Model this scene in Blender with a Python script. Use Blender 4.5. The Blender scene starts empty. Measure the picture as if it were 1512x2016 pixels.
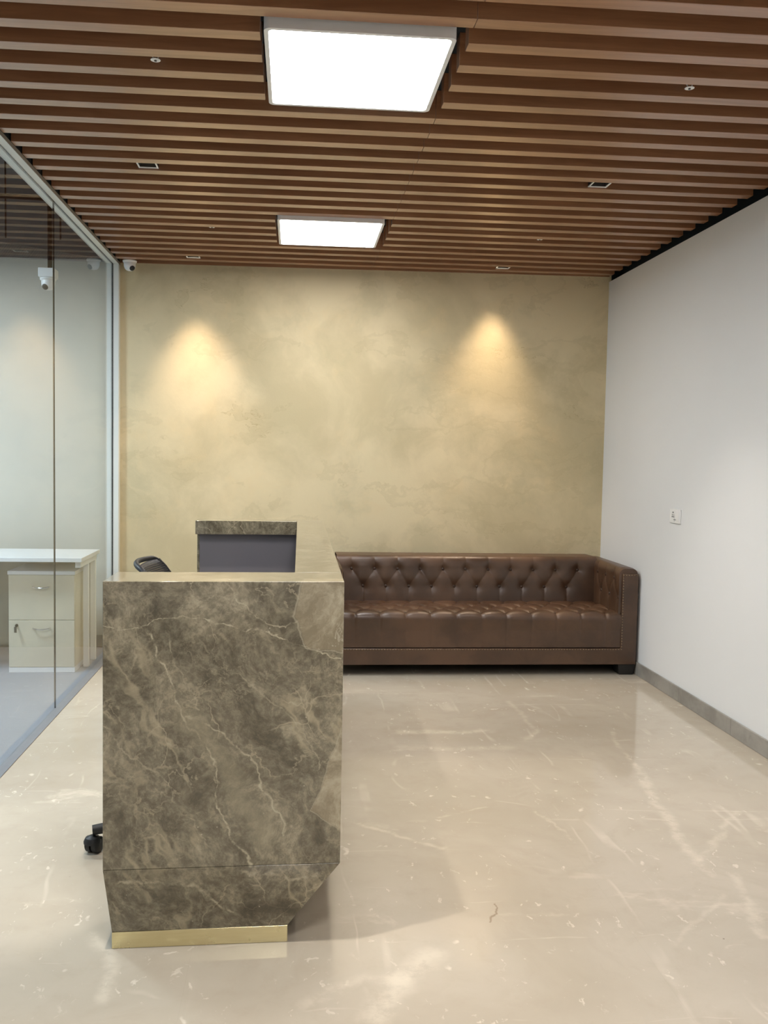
import bpy, bmesh, math, random
from mathutils import Vector, Matrix
random.seed(7)
sc = bpy.context.scene
COL = sc.collection

# ------------------------------------------------------------------ materials
class NT:
    def __init__(s, name):
        s.m = bpy.data.materials.new(name); s.m.use_nodes = True
        s.t = s.m.node_tree; s.n = s.t.nodes; s.l = s.t.links
        s.n.clear(); s.out = s.n.new('ShaderNodeOutputMaterial')
    def add(s, typ, **kw):
        nd = s.n.new(typ)
        for k, v in kw.items():
            if k.startswith('_'): setattr(nd, k[1:], v)
        for k, v in kw.items():
            if not k.startswith('_'):
                key = int(k[1:]) if k[0] == 'i' and k[1:].isdigit() else k.replace('__', ' ')
                if hasattr(v, 'is_output'): s.l.new(v, nd.inputs[key])
                else: nd.inputs[key].default_value = v
        return nd
    def coord(s, scale=(1, 1, 1), rot=(0, 0, 0), loc=(0, 0, 0), kind='Object'):
        tc = s.add('ShaderNodeTexCoord')
        mp = s.add('ShaderNodeMapping', Vector=tc.outputs[kind], Scale=scale, Rotation=rot, Location=loc)
        return mp.outputs[0]
    def noise(s, vec, scale, detail=4, rough=.55, dist=0):
        return s.add('ShaderNodeTexNoise', Vector=vec, Scale=scale, Detail=detail, Roughness=rough, Distortion=dist).outputs['Fac']
    def noisec(s, vec, scale, detail=3):
        return s.add('ShaderNodeTexNoise', Vector=vec, Scale=scale, Detail=detail).outputs['Color']
    def math(s, op, a, b=0, c=0, clamp=False):
        nd = s.n.new('ShaderNodeMath'); nd.operation = op; nd.use_clamp = clamp
        for i, v in enumerate((a, b, c)):
            if hasattr(v, 'is_output'): s.l.new(v, nd.inputs[i])
            else: nd.inputs[i].default_value = v
        return nd.outputs[0]
    def mapr(s, v, a, b, c=0, d=1, smooth=True):
        nd = s.add('ShaderNodeMapRange', Value=v)
        nd.interpolation_type = 'SMOOTHSTEP' if smooth else 'LINEAR'
        for i, x in zip((1, 2, 3, 4), (a, b, c, d)): nd.inputs[i].default_value = x
        return nd.outputs[0]
    def mix(s, fac, a, b, blend='MIX'):
        nd = s.n.new('ShaderNodeMix'); nd.data_type = 'RGBA'; nd.blend_type = blend
        for i, v in ((0, fac), (6, a), (7, b)):
            if hasattr(v, 'is_output'): s.l.new(v, nd.inputs[i])
            else: nd.inputs[i].default_value = v if i == 0 else (tuple(v) + (1,))[:4]
        return nd.outputs[2]
    def vadd(s, a, b, scale=1.0):
        sub = s.n.new('ShaderNodeVectorMath'); sub.operation = 'SUBTRACT'
        s.l.new(b, sub.inputs[0]); sub.inputs[1].default_value = (.5, .5, .5)
        sc_ = s.n.new('ShaderNodeVectorMath'); sc_.operation = 'SCALE'
        s.l.new(sub.outputs[0], sc_.inputs[0]); sc_.inputs['Scale'].default_value = scale
        ad = s.n.new('ShaderNodeVectorMath'); ad.operation = 'ADD'
        s.l.new(a, ad.inputs[0]); s.l.new(sc_.outputs[0], ad.inputs[1])
        return ad.outputs[0]
    def bump(s, h, strength=.2, dist=.01):
        return s.add('ShaderNodeBump', Height=h, Strength=strength, Distance=dist).outputs[0]
    def done(s, color, rough=.5, metal=0, normal=None, spec=.5, coat=0, coat_rough=.05, coat_ior=1.5):
        b = s.n.new('ShaderNodeBsdfPrincipled')
        def put(k, v):
            if hasattr(v, 'is_output'): s.l.new(v, b.inputs[k])
            else: b.inputs[k].default_value = v
        put('Base Color', color if hasattr(color, 'is_output') else (tuple(color) + (1,))[:4])
        put('Roughness', rough); put('Metallic', metal); put('Specular IOR Level', spec)
        put('Coat Weight', coat); put('Coat Roughness', coat_rough); put('Coat IOR', coat_ior)
        if normal is not None: put('Normal', normal)
        s.l.new(b.outputs[0], s.out.inputs[0]); return s.m

def lin(r, g, b):
    f = lambda c: ((c / 255 + .055) / 1.055) ** 2.4 if c > 10.3 else c / 255 / 12.92
    return (f(r), f(g), f(b))

M = {}
def plain(name, rgb, rough=.5, metal=0, spec=.5, var=.06, vscale=8, bump=0):
    t = NT(name); v = t.coord()
    n = t.noise(v, vscale, 3)
    c = t.mix(n, [x * (1 - var) for x in rgb], [min(1, x * (1 + var)) for x in rgb])
    nor = t.bump(t.noise(v, 300, 2), bump, .002) if bump else None
    M[name] = t.done(c, rough, metal, nor, spec); return M[name]

plain('black_plastic', (.010, .010, .011), .5, var=.15)
plain('black_soffit', (.030, .034, .038), .9, spec=.1)
plain('office_soffit', (.19, .19, .185), .9, spec=.1)
plain('pipe_black', (.004, .004, .004), .8, spec=.1)
plain('white_plastic', (.88, .88, .87), .35, var=.02)
plain('white_laminate', (.80, .81, .82), .35, var=.02)
plain('cream_laminate', (.64, .60, .48), .4, var=.03)
plain('white_steel', (.86, .87, .87), .35, var=.03)
plain('frame_paint', (.76, .78, .74), .35, var=.02)
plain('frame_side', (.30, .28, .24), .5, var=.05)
plain('chrome', (.80, .80, .80), .12, metal=1, var=.03)
plain('dark_bezel', (.02, .02, .022), .4)
plain('seal_black', (.015, .016, .017), .15)
plain('channel_grey', (.21, .22, .24), .35, var=.1, vscale=20)
plain('wall_white', (.79, .80, .805), .75, spec=.25, var=.03, vscale=1.3, bump=.04)
plain('wall_office_paint', (.64, .625, .565), .8, spec=.2, var=.03, vscale=1.2)
plain('lining_grey', (.155, .145, .160), .55, var=.04)
plain('dark_feet', (.012, .011, .010), .5)
plain('button_leather', (.045, .022, .012), .3)
plain('nail_bronze', (.30, .22, .13), .3, metal=1)
plain('socket_slot', (.06, .06, .06), .5)
plain('shade_grey', (.30, .295, .25), .6)  # colour of the shaded wall seen under the office table
plain('grey_skirting_paint', (.24, .25, .26), .5)
plain('dark_metal', (.10, .10, .10), .35, metal=1)

def carpet():
    t = NT('carpet_grey'); v = t.coord()
    n = t.noise(v, 260, 2, .7); m = t.noise(v, 3, 3)
    c = t.mix(n, (.20, .215, .25), (.33, .345, .385))
    c = t.mix(t.math('MULTIPLY', m, .35), c, (.25, .27, .31))
    return t.done(c, .95, normal=t.bump(n, .5, .004), spec=.1)
M['carpet'] = carpet()

def wood():
    t = NT('slat_wood'); v = t.coord(scale=(.6, 9, 9))
    info = t.add('ShaderNodeObjectInfo').outputs['Random']
    w = t.vadd(v, t.noisec(t.coord(scale=(.3, 2, 2)), 2.0), .8)
    g = t.noise(w, 3.2, 6, .65, .6); fine = t.noise(t.coord(scale=(4, 160, 160)), 1.5, 3, .6)
    c = t.mix(t.mapr(g, .3, .7), (.305, .138, .064), (.455, .228, .116))
    c = t.mix(t.math('MULTIPLY', fine, .6), c, (.27, .118, .055))
    tone = t.mapr(info, 0, 1, .9, 1.08, False)
    hs = t.add('ShaderNodeHueSaturation', Value=tone, Color=c)
    return t.done(hs.outputs[0], .34, normal=t.bump(fine, .06, .001), spec=.8, coat=.7, coat_rough=.24, coat_ior=1.6)
M['wood'] = wood()

def floor_stone():
    t = NT('floor_marble'); v = t.coord()
    w1 = t.vadd(v, t.noisec(v, 1.3, 4), .55)
    cloud = t.noise(w1, 1.1, 5, .55)
    base = t.mix(t.mapr(cloud, .30, .70), lin(180, 169, 152), lin(194, 184, 168))
    mott = t.noise(w1, 9, 5, .65)
    base = t.mix(t.mapr(mott, .45, .75, 0, .35), base, lin(176, 163, 145))
    # thin pale veins: ridge of a warped noise, broken up by a mask
    w2 = t.vadd(t.coord(scale=(1.5, .14, 1), rot=(0, 0, .62)), t.noisec(v, 1.6, 3), .14)
    r = t.math('ABSOLUTE', t.math('SUBTRACT', t.noise(w2, 1.5, 3, .5), .5))
    vein = t.mapr(r, 0, .011, 1, 0)
    mask = t.mapr(t.noise(v, 2.3, 3), .48, .66)
    vein = t.math('MULTIPLY', vein, mask)
    w3 = t.vadd(t.coord(scale=(.13, 1.3, 1), rot=(0, 0, -.9)), t.noisec(v, 2.0, 3), .12)
    r3 = t.math('ABSOLUTE', t.math('SUBTRACT', t.noise(w3, 2.2, 2, .5), .52))
    vein3 = t.math('MULTIPLY', t.mapr(r3, 0, .008, 1, 0), t.mapr(t.noise(v, 3.7, 3), .52, .66))
    # little pale flecks and dashes
    fv = t.vadd(t.coord(scale=(1, .45, 1), rot=(0, 0, .9)), t.noisec(v, 9, 3), .12)
    fl = t.add('ShaderNodeTexVoronoi', Vector=fv, Scale=11.0, Randomness=1.0)
    fleck = t.math('MULTIPLY', t.mapr(fl.outputs['Distance'], .04, .13, 1, 0), t.mapr(t.noise(v, 5, 3), .46, .58))
    fine = t.mapr(t.noise(fv, 34, 3, .6), .62, .70)
    fine = t.math('MULTIPLY', fine, t.mapr(t.noise(v, 4.2, 2), .45, .6))
    c = t.mix(t.math('MULTIPLY', vein, .30), base, lin(232, 222, 206))
    c = t.mix(t.math('MULTIPLY', vein3, .26), c, lin(228, 217, 200))
    c = t.mix(t.math('MULTIPLY', fleck, .6), c, lin(233, 225, 210))
    c = t.mix(t.math('MULTIPLY', fine, .6), c, lin(230, 221, 206))
    # broad pale bruises along one diagonal
    w4 = t.vadd(t.coord(scale=(.5, 1.5, 1), rot=(0, 0, -.45)), t.noisec(v, 5, 4), .25)
    br = t.mapr(t.noise(w4, 1.4, 6, .7), .60, .72)
    c = t.mix(t.math('MULTIPLY', br, .5), c, lin(226, 214, 196))
    sq = t.add('ShaderNodeSeparateXYZ', Vector=t.vadd(t.vadd(v, t.noisec(v, 3, 5), .10), t.noisec(v, 16, 5), .05))
    VX, VY = sq.outputs[0], sq.outputs[1]
    def polyline(P, wd):
        best = None
        for (ax, az), (bx, bz) in zip(P, P[1:]):
            dx, dz = bx - ax, bz - az; L = dx * dx + dz * dz
            rx = t.math('SUBTRACT', VX, ax); rz = t.math('SUBTRACT', VY, az)
            h = t.math('DIVIDE', t.math('ADD', t.math('MULTIPLY', rx, dx), t.math('MULTIPLY', rz, dz)), L, clamp=True)
            ex = t.math('SUBTRACT', rx, t.math('MULTIPLY', h, dx)); ez = t.math('SUBTRACT', rz, t.math('MULTIPLY', h, dz))
            d = t.math('SQRT', t.math('ADD', t.math('MULTIPLY', ex, ex), t.math('MULTIPLY', ez, ez)))
            best = d if best is None else t.math('MINIMUM', best, d)
        return t.mapr(best, 0, wd, 1, 0)
    brk = t.mapr(t.noise(v, 11, 6, .7), .36, .58, .1, 1)
    for P, wd, am in (([(1.59, 3.93), (1.51, 3.42), (1.46, 3.09), (1.43, 2.87)], .035, .7), ([(1.45, 2.95), (1.67, 3.2), (1.81, 3.36)], .025, .5),
                      ([(1.52, 2.85), (1.46, 2.62), (1.42, 2.44)], .030, .6), ([(.55, 4.42), (.75, 4.44), (1.02, 4.44)], .055, .7), ([(.54, 4.21), (.8, 4.16), (1.09, 4.19)], .05, .4),
                      ([(.41, 2.41), (.31, 2.29), (.22, 2.13)], .06, .8), ([(.31, 2.29), (.20, 2.30), (.05, 2.2)], .04, .5), ([(1.13, 2.43), (1.41, 2.71)], .018, .4),
                      ([(1.26, 5.0), (1.28, 4.43), (1.2, 4.3)], .03, .5), ([(.58, 3.36), (.8, 3.45)], .014, .5), ([(-.56, 2.56), (-.50, 2.41), (-.48, 2.25)], .035, .8),
                      ([(.99, 3.39), (1.05, 3.13)], .012, .5), ([(1.66, 4.42), (1.59, 3.93)], .02, .5), ([(.25, 3.32), (.55, 3.09)], .018, .6)):
        c = t.mix(t.math('MULTIPLY', t.math('MULTIPLY', polyline(P, wd), brk), am * .5), c, lin(234, 223, 204))
    crack = t.math('MULTIPLY', polyline([(.60, 2.58), (.64, 2.63), (.65, 2.70)], .006), .6)
    c = t.mix(crack, c, (.20, .14, .09))
    # a few dark specks of grit
    sp = t.add('ShaderNodeTexVoronoi', Vector=v, Scale=7.0, Randomness=1.0)
    spk = t.math('MULTIPLY', t.mapr(sp.outputs['Distance'], .012, .03, 1, 0), t.mapr(t.noise(v, 2.0, 2), .54, .58))
    c = t.mix(t.math('MULTIPLY', spk, .7), c, (.12, .09, .06))
    # slab seams
    sx = t.add('ShaderNodeSeparateXYZ', Vector=v)
    def seam(o, period, off):
        f = t.math('FRACT', t.math('ADD', t.math('DIVIDE', o, period), off))
        return t.mapr(t.math('ABSOLUTE', t.math('SUBTRACT', f, .5)), .4985, .4995)
    sm = t.math('MAXIMUM', seam(sx.outputs[0], 1.3, .21), seam(sx.outputs[1], 1.9, .37))
    c = t.mix(t.math('MULTIPLY', sm, .05), c, (.30, .24, .18))
    ro = t.mapr(t.noise(v, 5, 3), .3, .7, .05, .10)
    return t.done(c, ro, spec=.5)
M['floor'] = floor_stone()

def skirting_stone():
    t = NT('skirting_stone'); v = t.coord()
    w = t.vadd(v, t.noisec(v, 4, 4), .3)
    c = t.mix(t.mapr(t.noise(w, 4, 5, .6), .35, .65), (.25, .235, .21), (.36, .34, .305))
    sx = t.add('ShaderNodeSeparateXYZ', Vector=v).outputs[1]
    f = t.math('FRACT', t.math('DIVIDE', sx, .62))
    c = t.mix(t.mapr(t.math('ABSOLUTE', t.math('SUBTRACT', f, .5)), .494, .498), c, (.2, .19, .17))
    return t.done(c, .3)
M['skirting'] = skirting_stone()

def plaster():
    t = NT('plaster_cream'); v = t.coord()
    w = t.vadd(v, t.noisec(v, .9, 5), 1.1)
    cloud = t.noise(w, .75, 6, .6)
    base = t.mix(t.mapr(cloud, .40, .60), lin(198, 184, 148), lin(220, 205, 168))
    w2 = t.vadd(v, t.noisec(v, 2.6, 5), .6)
    ol = t.mapr(t.noise(w2, 1.6, 6, .62), .50, .70)
    base = t.mix(t.math('MULTIPLY', ol, .45), base, lin(182, 173, 140))
    warm = t.mapr(t.noise(w2, 2.9, 5, .6), .52, .72)
    base = t.mix(t.math('MULTIPLY', warm, .35), base, lin(220, 199, 156))
    # trowel edges: a step of warped noise gives crisp broken edges
    w3 = t.vadd(t.coord(scale=(.8, 1, 1.7), rot=(0, .25, 0)), t.noisec(v, 3.2, 6), .5)
    nn = t.noise(w3, 1.5, 7, .6)
    edge = t.math('MULTIPLY', t.mapr(nn, .535, .545), t.mapr(nn, .60, .56))
    base = t.mix(t.math('MULTIPLY', edge, .16), base, lin(174, 160, 122))
    ln = t.mapr(t.math('ABSOLUTE', t.math('SUBTRACT', nn, .537)), 0, .004, 1, 0)
    ln = t.math('MULTIPLY', ln, t.mapr(t.noise(v, 2.2, 2), .56, .66))
    base = t.mix(t.math('MULTIPLY', ln, .45), base, lin(150, 130, 88))
    bm = t.math('ADD', t.noise(v, 40, 4, .6), t.math('MULTIPLY', t.noise(v, 170, 2), .5))
    return t.done(base, .62, normal=t.bump(bm, .12, .006), spec=.3)
M['plaster'] = plaster()

def marble():
    t = NT('marble_brown')
    v = t.coord()
    # the bands of the stone run down and to the right: rotate in the x-z plane
    rv = t.coord(rot=(0, math.radians(-57), 0), scale=(1, 1, 1))
    warp = t.noisec(v, 3.0, 6)
    w1 = t.vadd(rv, warp, .32)
    st = t.add('ShaderNodeMapping', Vector=w1, Scale=(.9, 2.2, 3.4)).outputs[0]
    band = t.noise(st, 1.7, 12, .74)
    c = t.mix(t.mapr(band, .34, .68), lin(99, 93, 77), lin(160, 151, 129))
    big = t.noise(w1, 2.2, 12, .74)
    c = t.mix(t.mapr(big, .54, .74, 0, .8), c, lin(166, 156, 132))
    blot = t.noise(t.vadd(v, warp, .5), 9, 8, .7)
    c = t.mix(t.mapr(blot, .40, .62, .5, 0), c, lin(80, 73, 58))
    c = t.mix(t.mapr(t.noise(t.vadd(v, warp, .2), 42, 8, .75), .38, .66), t.mix(1.0, c, (.72, .71, .70), 'MULTIPLY'), t.mix(1.0, c, (1.28, 1.28, 1.27), 'MULTIPLY'))
    c = t.mix(t.mapr(t.noise(t.vadd(v, warp, .3), 24, 6, .7), .55, .75, 0, .45), c, lin(146, 135, 112))
    def ridge(vec, s, wdt, det=5, ctr=.5):
        return t.mapr(t.math('ABSOLUTE', t.math('SUBTRACT', t.noise(vec, s, det, .6), ctr)), 0, wdt, 1, 0)
    st2 = t.add('ShaderNodeMapping', Vector=t.vadd(rv, t.noisec(v, 6, 5), .14), Scale=(.55, 1.5, 2.4), Location=(.3, .1, .7)).outputs[0]
    v1 = t.math('MULTIPLY', ridge(st2, 1.5, .022, 4, .47), t.mapr(t.noise(v, 4.2, 4), .42, .62))
    v2 = t.math('MULTIPLY', ridge(t.vadd(v, t.noisec(v, 5, 6), .25), 4.2, .012, 5), t.mapr(t.noise(v, 5, 3), .46, .62))
    v3 = t.math('MULTIPLY', ridge(t.vadd(v, t.noisec(v, 11, 6), .12), 11, .016, 5), t.mapr(t.noise(v, 3.3, 4), .44, .64))
    vr = t.add('ShaderNodeTexVoronoi', Vector=t.vadd(v, t.noisec(v, 7, 5), .16), Scale=5.5, _feature='DISTANCE_TO_EDGE')
    v4 = t.math('MULTIPLY', t.mapr(vr.outputs['Distance'], 0, .016, 1, 0), t.mapr(t.noise(v, 3.9, 3), .5, .66))
    c = t.mix(t.math('MULTIPLY', v1, .62), c, lin(178, 166, 138))
    c = t.mix(t.math('MULTIPLY', v2, .55), c, lin(176, 164, 138))
    c = t.mix(t.math('MULTIPLY', v3, .40), c, lin(168, 156, 130))
    c = t.mix(t.math('MULTIPLY', v4, .6), c, lin(182, 170, 144))
    def px(x, y): return ((x - 202) / 477 * .667, 1.057 - (y - 1145) / 555 * .8156)
    sq = t.add('ShaderNodeSeparateXYZ', Vector=t.vadd(t.vadd(v, t.noisec(v, 6, 8), .10), t.noisec(v, 30, 6), .035))
    VX, VZ = sq.outputs[0], sq.outputs[2]
    def polyline(pts, wd):
        best = None
        P = [px(*p) for p in pts]
        for (ax, az), (bx, bz) in zip(P, P[1:]):
            dx, dz = bx - ax, bz - az; L = dx * dx + dz * dz
            rx = t.math('SUBTRACT', VX, ax); rz = t.math('SUBTRACT', VZ, az)
            h = t.math('DIVIDE', t.math('ADD', t.math('MULTIPLY', rx, dx), t.math('MULTIPLY', rz, dz)), L, clamp=True)
            ex = t.math('SUBTRACT', rx, t.math('MULTIPLY', h, dx)); ez = t.math('SUBTRACT', rz, t.math('MULTIPLY', h, dz))
            d = t.math('SQRT', t.math('ADD', t.math('MULTIPLY', ex, ex), t.math('MULTIPLY', ez, ez)))
            best = d if best is None else t.math('MINIMUM', best, d)
        return t.mapr(best, 0, wd, 1, 0)
    onend = t.mapr(t.add('ShaderNodeSeparateXYZ', Vector=v).outputs[1], .06, .10, 1, 0)
    breakup = t.mapr(t.noise(v, 21, 6, .7), .40, .58, .08, 1)
    lines = [([(285, 1238), (330, 1330), (360, 1400), (400, 1465), (428, 1560), (455, 1640), (490, 1702)], 0.0055, 0.83),
             ([(366, 1398), (430, 1425), (500, 1490), (538, 1560), (562, 1640)], 0.0050, 0.72),
             ([(202, 1230), (270, 1233), (340, 1214), (430, 1222), (540, 1245), (600, 1268), (676, 1302)], 0.0030, 0.94),
             ([(440, 1145), (470, 1186), (500, 1216), (560, 1236), (586, 1210)], 0.0035, 0.66),
             ([(330, 1240), (345, 1300), (388, 1385)], 0.0040, 0.50),
             ([(600, 1268), (640, 1240), (676, 1198)], 0.0030, 0.77),
             ([(470, 1330), (540, 1380), (610, 1460), (640, 1520)], 0.0035, 0.44),
             ([(205, 1420), (260, 1480), (330, 1540), (400, 1640)], 0.0040, 0.39),
             ([(228, 1728), (300, 1722), (380, 1745), (470, 1790)], 0.0080, 0.66),
             ([(400, 1716), (500, 1722), (580, 1732), (640, 1722)], 0.0120, 0.61)]
    for pts, wd, am in lines:
        ln = t.math('MULTIPLY', t.math('MULTIPLY', polyline(pts, wd), breakup), onend)
        c = t.mix(t.math('MULTIPLY', ln, am), c, lin(192, 182, 156))
    halo = t.math('MULTIPLY', polyline([(366, 1400), (410, 1455), (470, 1540), (520, 1650)], .062), onend)
    c = t.mix(t.math('MULTIPLY', halo, .45), c, lin(156, 147, 122))
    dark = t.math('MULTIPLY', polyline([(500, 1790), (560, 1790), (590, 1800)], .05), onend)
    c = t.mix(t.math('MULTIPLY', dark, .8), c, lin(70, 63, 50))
    # pale fragments of the breccia at the upper and lower right of the end slab
    def pc(x, y): return px(x / 2.559 + 177, y / 2.559 + 1102)
    sp = t.add('ShaderNodeSeparateXYZ', Vector=t.vadd(v, t.noisec(v, 14, 6), .035))
    X, Z = sp.outputs[0], sp.outputs[2]
    def right_of(a, b):
        (ax, az), (bx, bz) = pc(*a), pc(*b); dx, dz = bx - ax, bz - az; L = math.hypot(dx, dz); nx, nz = -dz / L, dx / L
        return t.math('ADD', t.math('MULTIPLY', t.math('SUBTRACT', X, ax), nx), t.math('MULTIPLY', t.math('SUBTRACT', Z, az), nz))
    e1 = t.math('MINIMUM', t.math('MINIMUM', right_of((1080, 80), (1022, 275)), right_of((1022, 275), (1085, 440))), right_of((1075, 432), (1290, 462)))
    e2 = t.math('MINIMUM', right_of((1272, 840), (1130, 1266)), right_of((1130, 1266), (1270, 1368)))
    frag = t.math('MULTIPLY', t.math('MAXIMUM', t.mapr(e1, 0, .006), t.mapr(e2, 0, .004)), onend)
    fc = t.mix(t.mapr(blot, .42, .66), lin(142, 130, 106), lin(186, 175, 150))
    fc = t.mix(t.math('MULTIPLY', v3, .7), fc, lin(206, 197, 176))
    c = t.mix(t.math('MULTIPLY', frag, .85), c, fc)
    fe = t.math('MULTIPLY', t.math('MAXIMUM', t.mapr(t.math('ABSOLUTE', e1), 0, .004, 1, 0), t.mapr(t.math('ABSOLUTE', e2), 0, .003, 1, 0)), onend)
    c = t.mix(t.math('MULTIPLY', fe, .4), c, lin(196, 186, 162))
    # pale speckles
    spv = t.add('ShaderNodeTexVoronoi', Vector=v, Scale=34.0)
    spk = t.math('MULTIPLY', t.mapr(spv.outputs['Distance'], .04, .10, 1, 0), t.mapr(t.noise(v, 8, 2), .56, .62))
    c = t.mix(t.math('MULTIPLY', spk, .6), c, lin(196, 186, 164))
    c = t.add('ShaderNodeHueSaturation', Saturation=.95, Value=1.03, Color=c).outputs[0]
    return t.done(c, .09, spec=.55, coat=.2, coat_rough=.06)
M['marble'] = marble()

def brass():
    t = NT('brass'); v = t.coord()
    n = t.noise(t.coord(scale=(2, 2, 20)), 6, 4)
    c = t.mix(n, (.70, .62, .36), (.84, .77, .50))
    return t.done(c, t.mapr(t.noise(v, 12, 3), .3, .7, .16, .30), 1)
M['brass'] = brass()

def leather():
    t = NT('leather_brown'); v = t.coord()
    n = t.noise(t.vadd(v, t.noisec(v, 5, 3), .2), 4, 5, .6)
    c = t.mix(t.mapr(n, .32, .68), (.060, .029, .0145), (.108, .054, .027))
    gr = t.add('ShaderNodeTexVoronoi', Vector=v, Scale=420.0).outputs['Distance']
    cr = t.noise(v, 34, 4, .6)
    nor = t.bump(t.math('ADD', t.math('MULTIPLY', gr, .3), cr), .16, .004)
    return t.done(c, t.mapr(n, .3, .7, .33, .45), normal=nor, spec=.7)
M['leather'] = leather()

def glass():
    t = NT('clear_glass')
    geo = t.add('ShaderNodeNewGeometry')
    fr = t.add('ShaderNodeFresnel', IOR=1.62)
    front = t.math('SUBTRACT', 1, geo.outputs['Backfacing'])
    fac = t.math('MULTIPLY', fr.outputs[0], front)
    tr = t.add('ShaderNodeBsdfTransparent', Color=(.945, .965, .96, 1))
    gl = t.add('ShaderNodeBsdfGlossy', Color=(1, 1, 1, 1), Roughness=0.0)
    mx = t.add('ShaderNodeMixShader', i0=fac, i1=tr.outputs[0], i2=gl.outputs[0])
    t.l.new(mx.outputs[0], t.out.inputs[0]); return t.m
M['glass'] = glass()

def mesh_fabric():
    t = NT('chair_mesh'); 
    z = t.add('ShaderNodeSeparateXYZ', Vector=t.coord()).outputs[2]
    wv = t.math('FRACT', t.math('MULTIPLY', z, 150))
    hole = t.math('MULTIPLY', t.mapr(t.math('ABSOLUTE', t.math('SUBTRACT', wv, .5)), .20, .26, 1, 0), .45)
    b = t.add('ShaderNodeBsdfPrincipled'); b.inputs['Base Color'].default_value = (.012, .012, .014, 1); b.inputs['Roughness'].default_value = .55
    tr = t.add('ShaderNodeBsdfTransparent')
    mx = t.add('ShaderNodeMixShader', i0=hole, i1=b.outputs[0], i2=tr.outputs[0])
    t.l.new(mx.outputs[0], t.out.inputs[0]); return t.m
M['mesh'] = mesh_fabric()
plain('seat_fabric', (.02, .02, .022), .85, var=.2, vscale=60)

def emit(name, rgb, s):
    t = NT(name); e = t.add('ShaderNodeEmission', Color=rgb + (1,), Strength=s)
    t.l.new(e.outputs[0], t.out.inputs[0]); M[name] = t.m
PANEL = 28.0
emit('panel_glow', (1.0, .97, .94), PANEL)
emit('spot_glow', (1.0, .80, .55), 6.0)

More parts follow.
